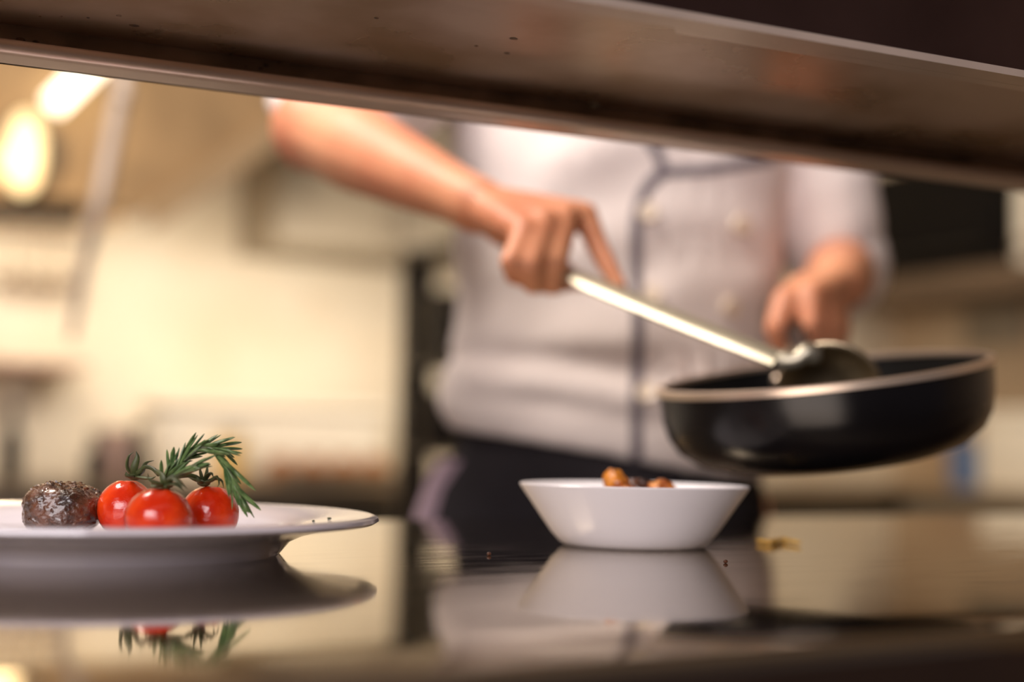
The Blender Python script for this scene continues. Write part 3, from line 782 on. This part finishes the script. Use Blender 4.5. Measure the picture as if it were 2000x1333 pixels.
# dark storage rack left of the chef
rk = thing('storage_rack', on_y(835, 940, 3.2).xy.to_3d(), 'tall dark storage rack standing behind the chef at his right side', 'rack')
xa, xb = on_y(778, 700, 3.39).x, on_y(935, 700, 3.1).x
zt = on_y(830, 470, 3.2).z
for x in (xa, xb - .03):
    for y in (3.0, 3.35): obj('upright', box((x, y, 0), (x + .03, y + .03, zt), .003), M_dark, rk)
obj('back_panel', box((xa + .002, 3.385, .1), (xb - .002, 3.395, zt - .02), .001), M_ol2, rk)
for z in (.25, .60, .93, 1.15, zt - .03): obj('rack_shelf', box((xa, 3.0, z), (xb, 3.38, z + .02), .003), M_olive, rk)
for z, h, lab in ((.95, .14, 'dark pot on the rack shelf beside the elbow side of the jacket hem'), (1.17, .17, 'dark pot on the top rack level behind the chef')):
    cx = (xa + xb) / 2; pt = thing('cooking_pot', (cx, 3.19, z), lab, 'pot')
    obj('pot_body', lathe([(0, 0), (.058, 0), (.064, .01), (.064, h), (.067, h + .004), (.061, h + .004), (.06, .01), (0, .008)], (cx, 3.19, z), 40), M_olive if z > 1 else M_dark, pt)
    for s in (-1, 1): obj('pot_handle', tube(spline([V((cx + s * .02, 3.125, z + h * .75)), V((cx + s * .015, 3.10, z + h * .75)), V((cx - s * .0, 3.10, z + h * .75))], 8), .005, 8), M_steel, pt)

# things on the back bench
def bx(px, y): return on_y(px, 900, y).x
wb = thing('food_container', (bx(530, 3.95), 3.95, BZ), 'large white lidded food container on the back bench', 'container')
x0, x1 = bx(310, 3.85), bx(755, 3.85)
zt = on_y(500, 785, 3.85).z
obj('tub', box((x0 + .01, 3.85, BZ), (x1 - .01, 4.1, zt - .03), .02), M_white, wb)
obj('lid', box((x0, 3.84, zt - .03), (x1, 4.11, zt), .01), M_white, wb)
tr = thing('bread_tray', (bx(650, 3.68), 3.68, BZ), 'steel tray of brown rolls on the back bench in front of the white container', 'tray')
x0, x1 = bx(530, 3.65), bx(770, 3.65)
bm = box((x0, 3.58, BZ), (x1, 3.80, BZ + .012), .004); box((x0, 3.58, BZ), (x1, 3.585, BZ + .03), .001, bm); box((x0, 3.795, BZ), (x1, 3.80, BZ + .03), .001, bm)
obj('tray_base', bm, M_steel, tr)
for k in range(4):
    x = x0 + .045 + (x1 - x0 - .09) * k / 3
    tag(obj('bread_roll', ball(V((x, 3.69, BZ + .044)), (.036, .05, .031)), M_bread), ['brown roll at the left end of the tray on the back bench', 'brown roll second from the left on the tray', 'brown roll second from the right on the tray', 'brown roll at the right end of the tray, beside the dark rack'][k], 'bread', 'rolls on the tray')
j = thing('yellow_jar', (bx(447, 3.7), 3.7, BZ), 'yellow jar with a pale lid on the back bench left of the brown rolls', 'jar')
cj = V((bx(447, 3.7), 3.7, BZ))
obj('jar_body', lathe([(0, 0), (.040, 0), (.044, .01), (.044, .11), (.035, .125), (0, .125)], cj, 32), M_yel, j)
obj('jar_lid', lathe([(0, .125), (.038, .125), (.038, .15), (.034, .153), (0, .153)], cj, 32), M_white, j)
for px, h, lab in ((186, .11, 'dark bottle on the back bench, left of the pinkish jar'), (268, .13, 'dark bottle on the back bench, between the pinkish jar and the white container'), (22, .17, 'dark bottle at the left end of the back bench')):
    c = V((bx(px, 3.66), 3.66, BZ)); b_ = thing('bottle', c, lab, 'bottle', 'dark bottles on the back bench')
    obj('bottle_body', lathe([(0, 0), (.024, 0), (.027, .005), (.027, h * .62), (.011, h * .8), (.011, h), (0, h)], c, 28), M_olive, b_)
    obj('bottle_cap', lathe([(0, h), (.013, h), (.013, h + .018), (0, h + .018)], c, 20), M_black, b_)
c = V((bx(228, 3.72), 3.72, BZ)); j = thing('jar', c, 'pinkish jar standing between two dark bottles on the back bench', 'jar')
obj('jar_body', lathe([(0, 0), (.040, 0), (.043, .006), (.043, .10), (.036, .115), (0, .115)], c, 32), M_pink, j)
obj('jar_lid', lathe([(0, .115), (.038, .115), (.038, .135), (0, .135)], c, 32), M_pink, j)
# wall shelf at far left with crockery
ws = thing('wall_shelf', on_y(40, 712, 4.05), 'short tan wall shelf at the far left below the hood', 'shelf')
x1 = on_y(175, 700, 3.95).x; z = on_y(80, 705, 3.95).z
obj('board', box((x1 - .75, 3.95, z - .02), (x1, 4.19, z), .003), M_pink, ws)
for k in range(2): obj('bracket', prism([V((x1 - .1 - .5 * k, 4.19, z - .02)), V((x1 - .1 - .5 * k, 4.0, z - .02)), V((x1 - .1 - .5 * k, 4.19, z - .12))], (.02, 0, 0)), M_steel, ws)
us = thing('utensil_rail', on_y(60, 440, 4.1), 'steel utensil rail on the wall under the hood at the far left', 'rail')
zr = on_y(60, 455, 4.12).z; xr0, xr1 = on_y(-40, 455, 4.12).x, on_y(150, 455, 4.12).x
obj('rail', tube([V((xr0, 4.12, zr)), V((xr1, 4.12, zr))], .008, 10), M_steel, us)
for x in (xr0 + .02, xr1 - .02): obj('rail_bracket', box((x - .01, 4.12, zr - .01), (x + .01, 4.195, zr + .01), .002), M_steel, us)
for k, px in enumerate((10, 55, 100, 135)):
    p0 = on_y(px, 458, 4.105); p0.z = zr - .01
    ld = thing('ladle', p0, ['ladle at the left end of the utensil rail', 'ladle second from the left on the utensil rail', 'ladle third from the left on the utensil rail', 'ladle at the right end of the utensil rail'][k], 'ladle', 'ladles on the rail')
    obj('ladle_handle', tube([p0 + V((0, .0, .02)), p0 + V((0, -.004, -.10))], .006, 8), M_steel, ld)
    obj('ladle_cup', ball(p0 + V((0, -.015, -.12)), (.03, .022, .028), u=16, v=10), M_steel, ld)

# right wall: dark oven on a bracket shelf, box and blue tub
ov = thing('oven', on_x(1830, 520, 4.0), 'dark black oven mounted high on the right wall', 'oven')
xo = 3.85
ya, yb = on_x(1962, 450, xo).y, on_x(1660, 450, xo).y
zb, zt = on_x(1830, 532, xo).z, on_x(1830, 310, xo).z
obj('oven_case', box((xo + .02, ya, zb), (4.195, yb, zt), .008), M_oven, ov)
dr = obj('oven_door', box((xo, ya + .03, zb + .05), (xo + .02, yb - .03, zt - .03), .004), M_oven, ov)
obj('oven_glass', box((xo - .004, ya + .06, zb + .09), (xo, yb - .06, zt - .07), .001), M_oven, dr)
obj('door_handle', tube([V((xo - .03, ya + .06, zb + .07)), V((xo - .03, yb - .06, zb + .07))], .010, 10), M_dark, dr)
ob = thing('bracket_shelf', on_x(1830, 540, 4.0), 'grey brown bracket shelf carrying the dark oven', 'shelf')
obj('board', box((xo - .004, ya - .6, zb - .09), (4.195, yb, zb), .004), M_bracket, ob)
pi = thing('wall_pipe', on_x(2006, 500, 3.91), 'pale vertical pipe on the right wall beside the oven', 'pipe')
yp = on_x(2006, 450, 3.91).y
obj('pipe', tube([V((3.91, yp, zb)), V((3.91, yp, 2.79))], .035, 20), M_white, pi)
for z in (zb + .05, 2.5): obj('pipe_clip', lathe([(.035, 0), (.045, 0), (.045, .03), (.035, .03), (.035, 0)], (3.91, yp, z), 24), M_steel, pi)
yk = on_x(1905, 600, 4.1).y
bd = tag(obj('notice_board', box((4.17, yk - .16, on_x(1905, 680, 4.15).z), (4.195, yk + .12, on_x(1905, 590, 4.15).z), .004), M_grey), 'grey board on the right wall below the oven shelf', 'board')
def bb(px, x): return on_x(px, 900, x).y
y0, y1 = bb(2030, 3.75), bb(1912, 3.75)
cb = thing('white_box', (3.85, (y0 + y1) / 2, BZ), 'white box on the side bench at the right edge', 'box')
zz = on_x(1950, 800, 3.75).z
obj('box_body', box((3.75, y0, BZ), (4.0, y1, zz - .04), .006), M_white, cb)
obj('box_lid', box((3.745, y0 - .004, zz - .04), (4.005, y1 + .004, zz), .006), M_white, cb)
y0, y1 = bb(1900, 3.75), bb(1840, 3.75)
bt = thing('blue_tub', (3.8, (y0 + y1) / 2, BZ), 'small blue plastic tub on the side bench left of the white box', 'tub')
zz = on_x(1870, 862, 3.75).z
cc = V((3.80, (y0 + y1) / 2, BZ))
obj('tub_body', lathe([(0, 0), (.058, 0), (.066, zz - BZ - .02), (.069, zz - BZ - .02), (.069, zz - BZ - .015), (0, zz - BZ - .015)], cc, 32), M_blue, bt)
obj('tub_lid', lathe([(0, zz - BZ - .015), (.072, zz - BZ - .015), (.072, zz - BZ), (0, zz - BZ)], cc, 32), M_blue, bt)
# ceiling light fittings that carry the lights
for nm, p, lab in (('ceiling_lamp', G(-.75, 1.15, 2.66), 'white ceiling lamp panel above the chef'), ('ceiling_lamp', V((3.0, 2.6, 2.66)), 'white ceiling lamp panel above the side bench')):
    ft = thing(nm, p, lab, 'lamp', 'ceiling lamp panels')
    obj('frame', box(p + V((-.62, -.3, 0)), p + V((.62, .3, .13)), .006), M_white, ft)
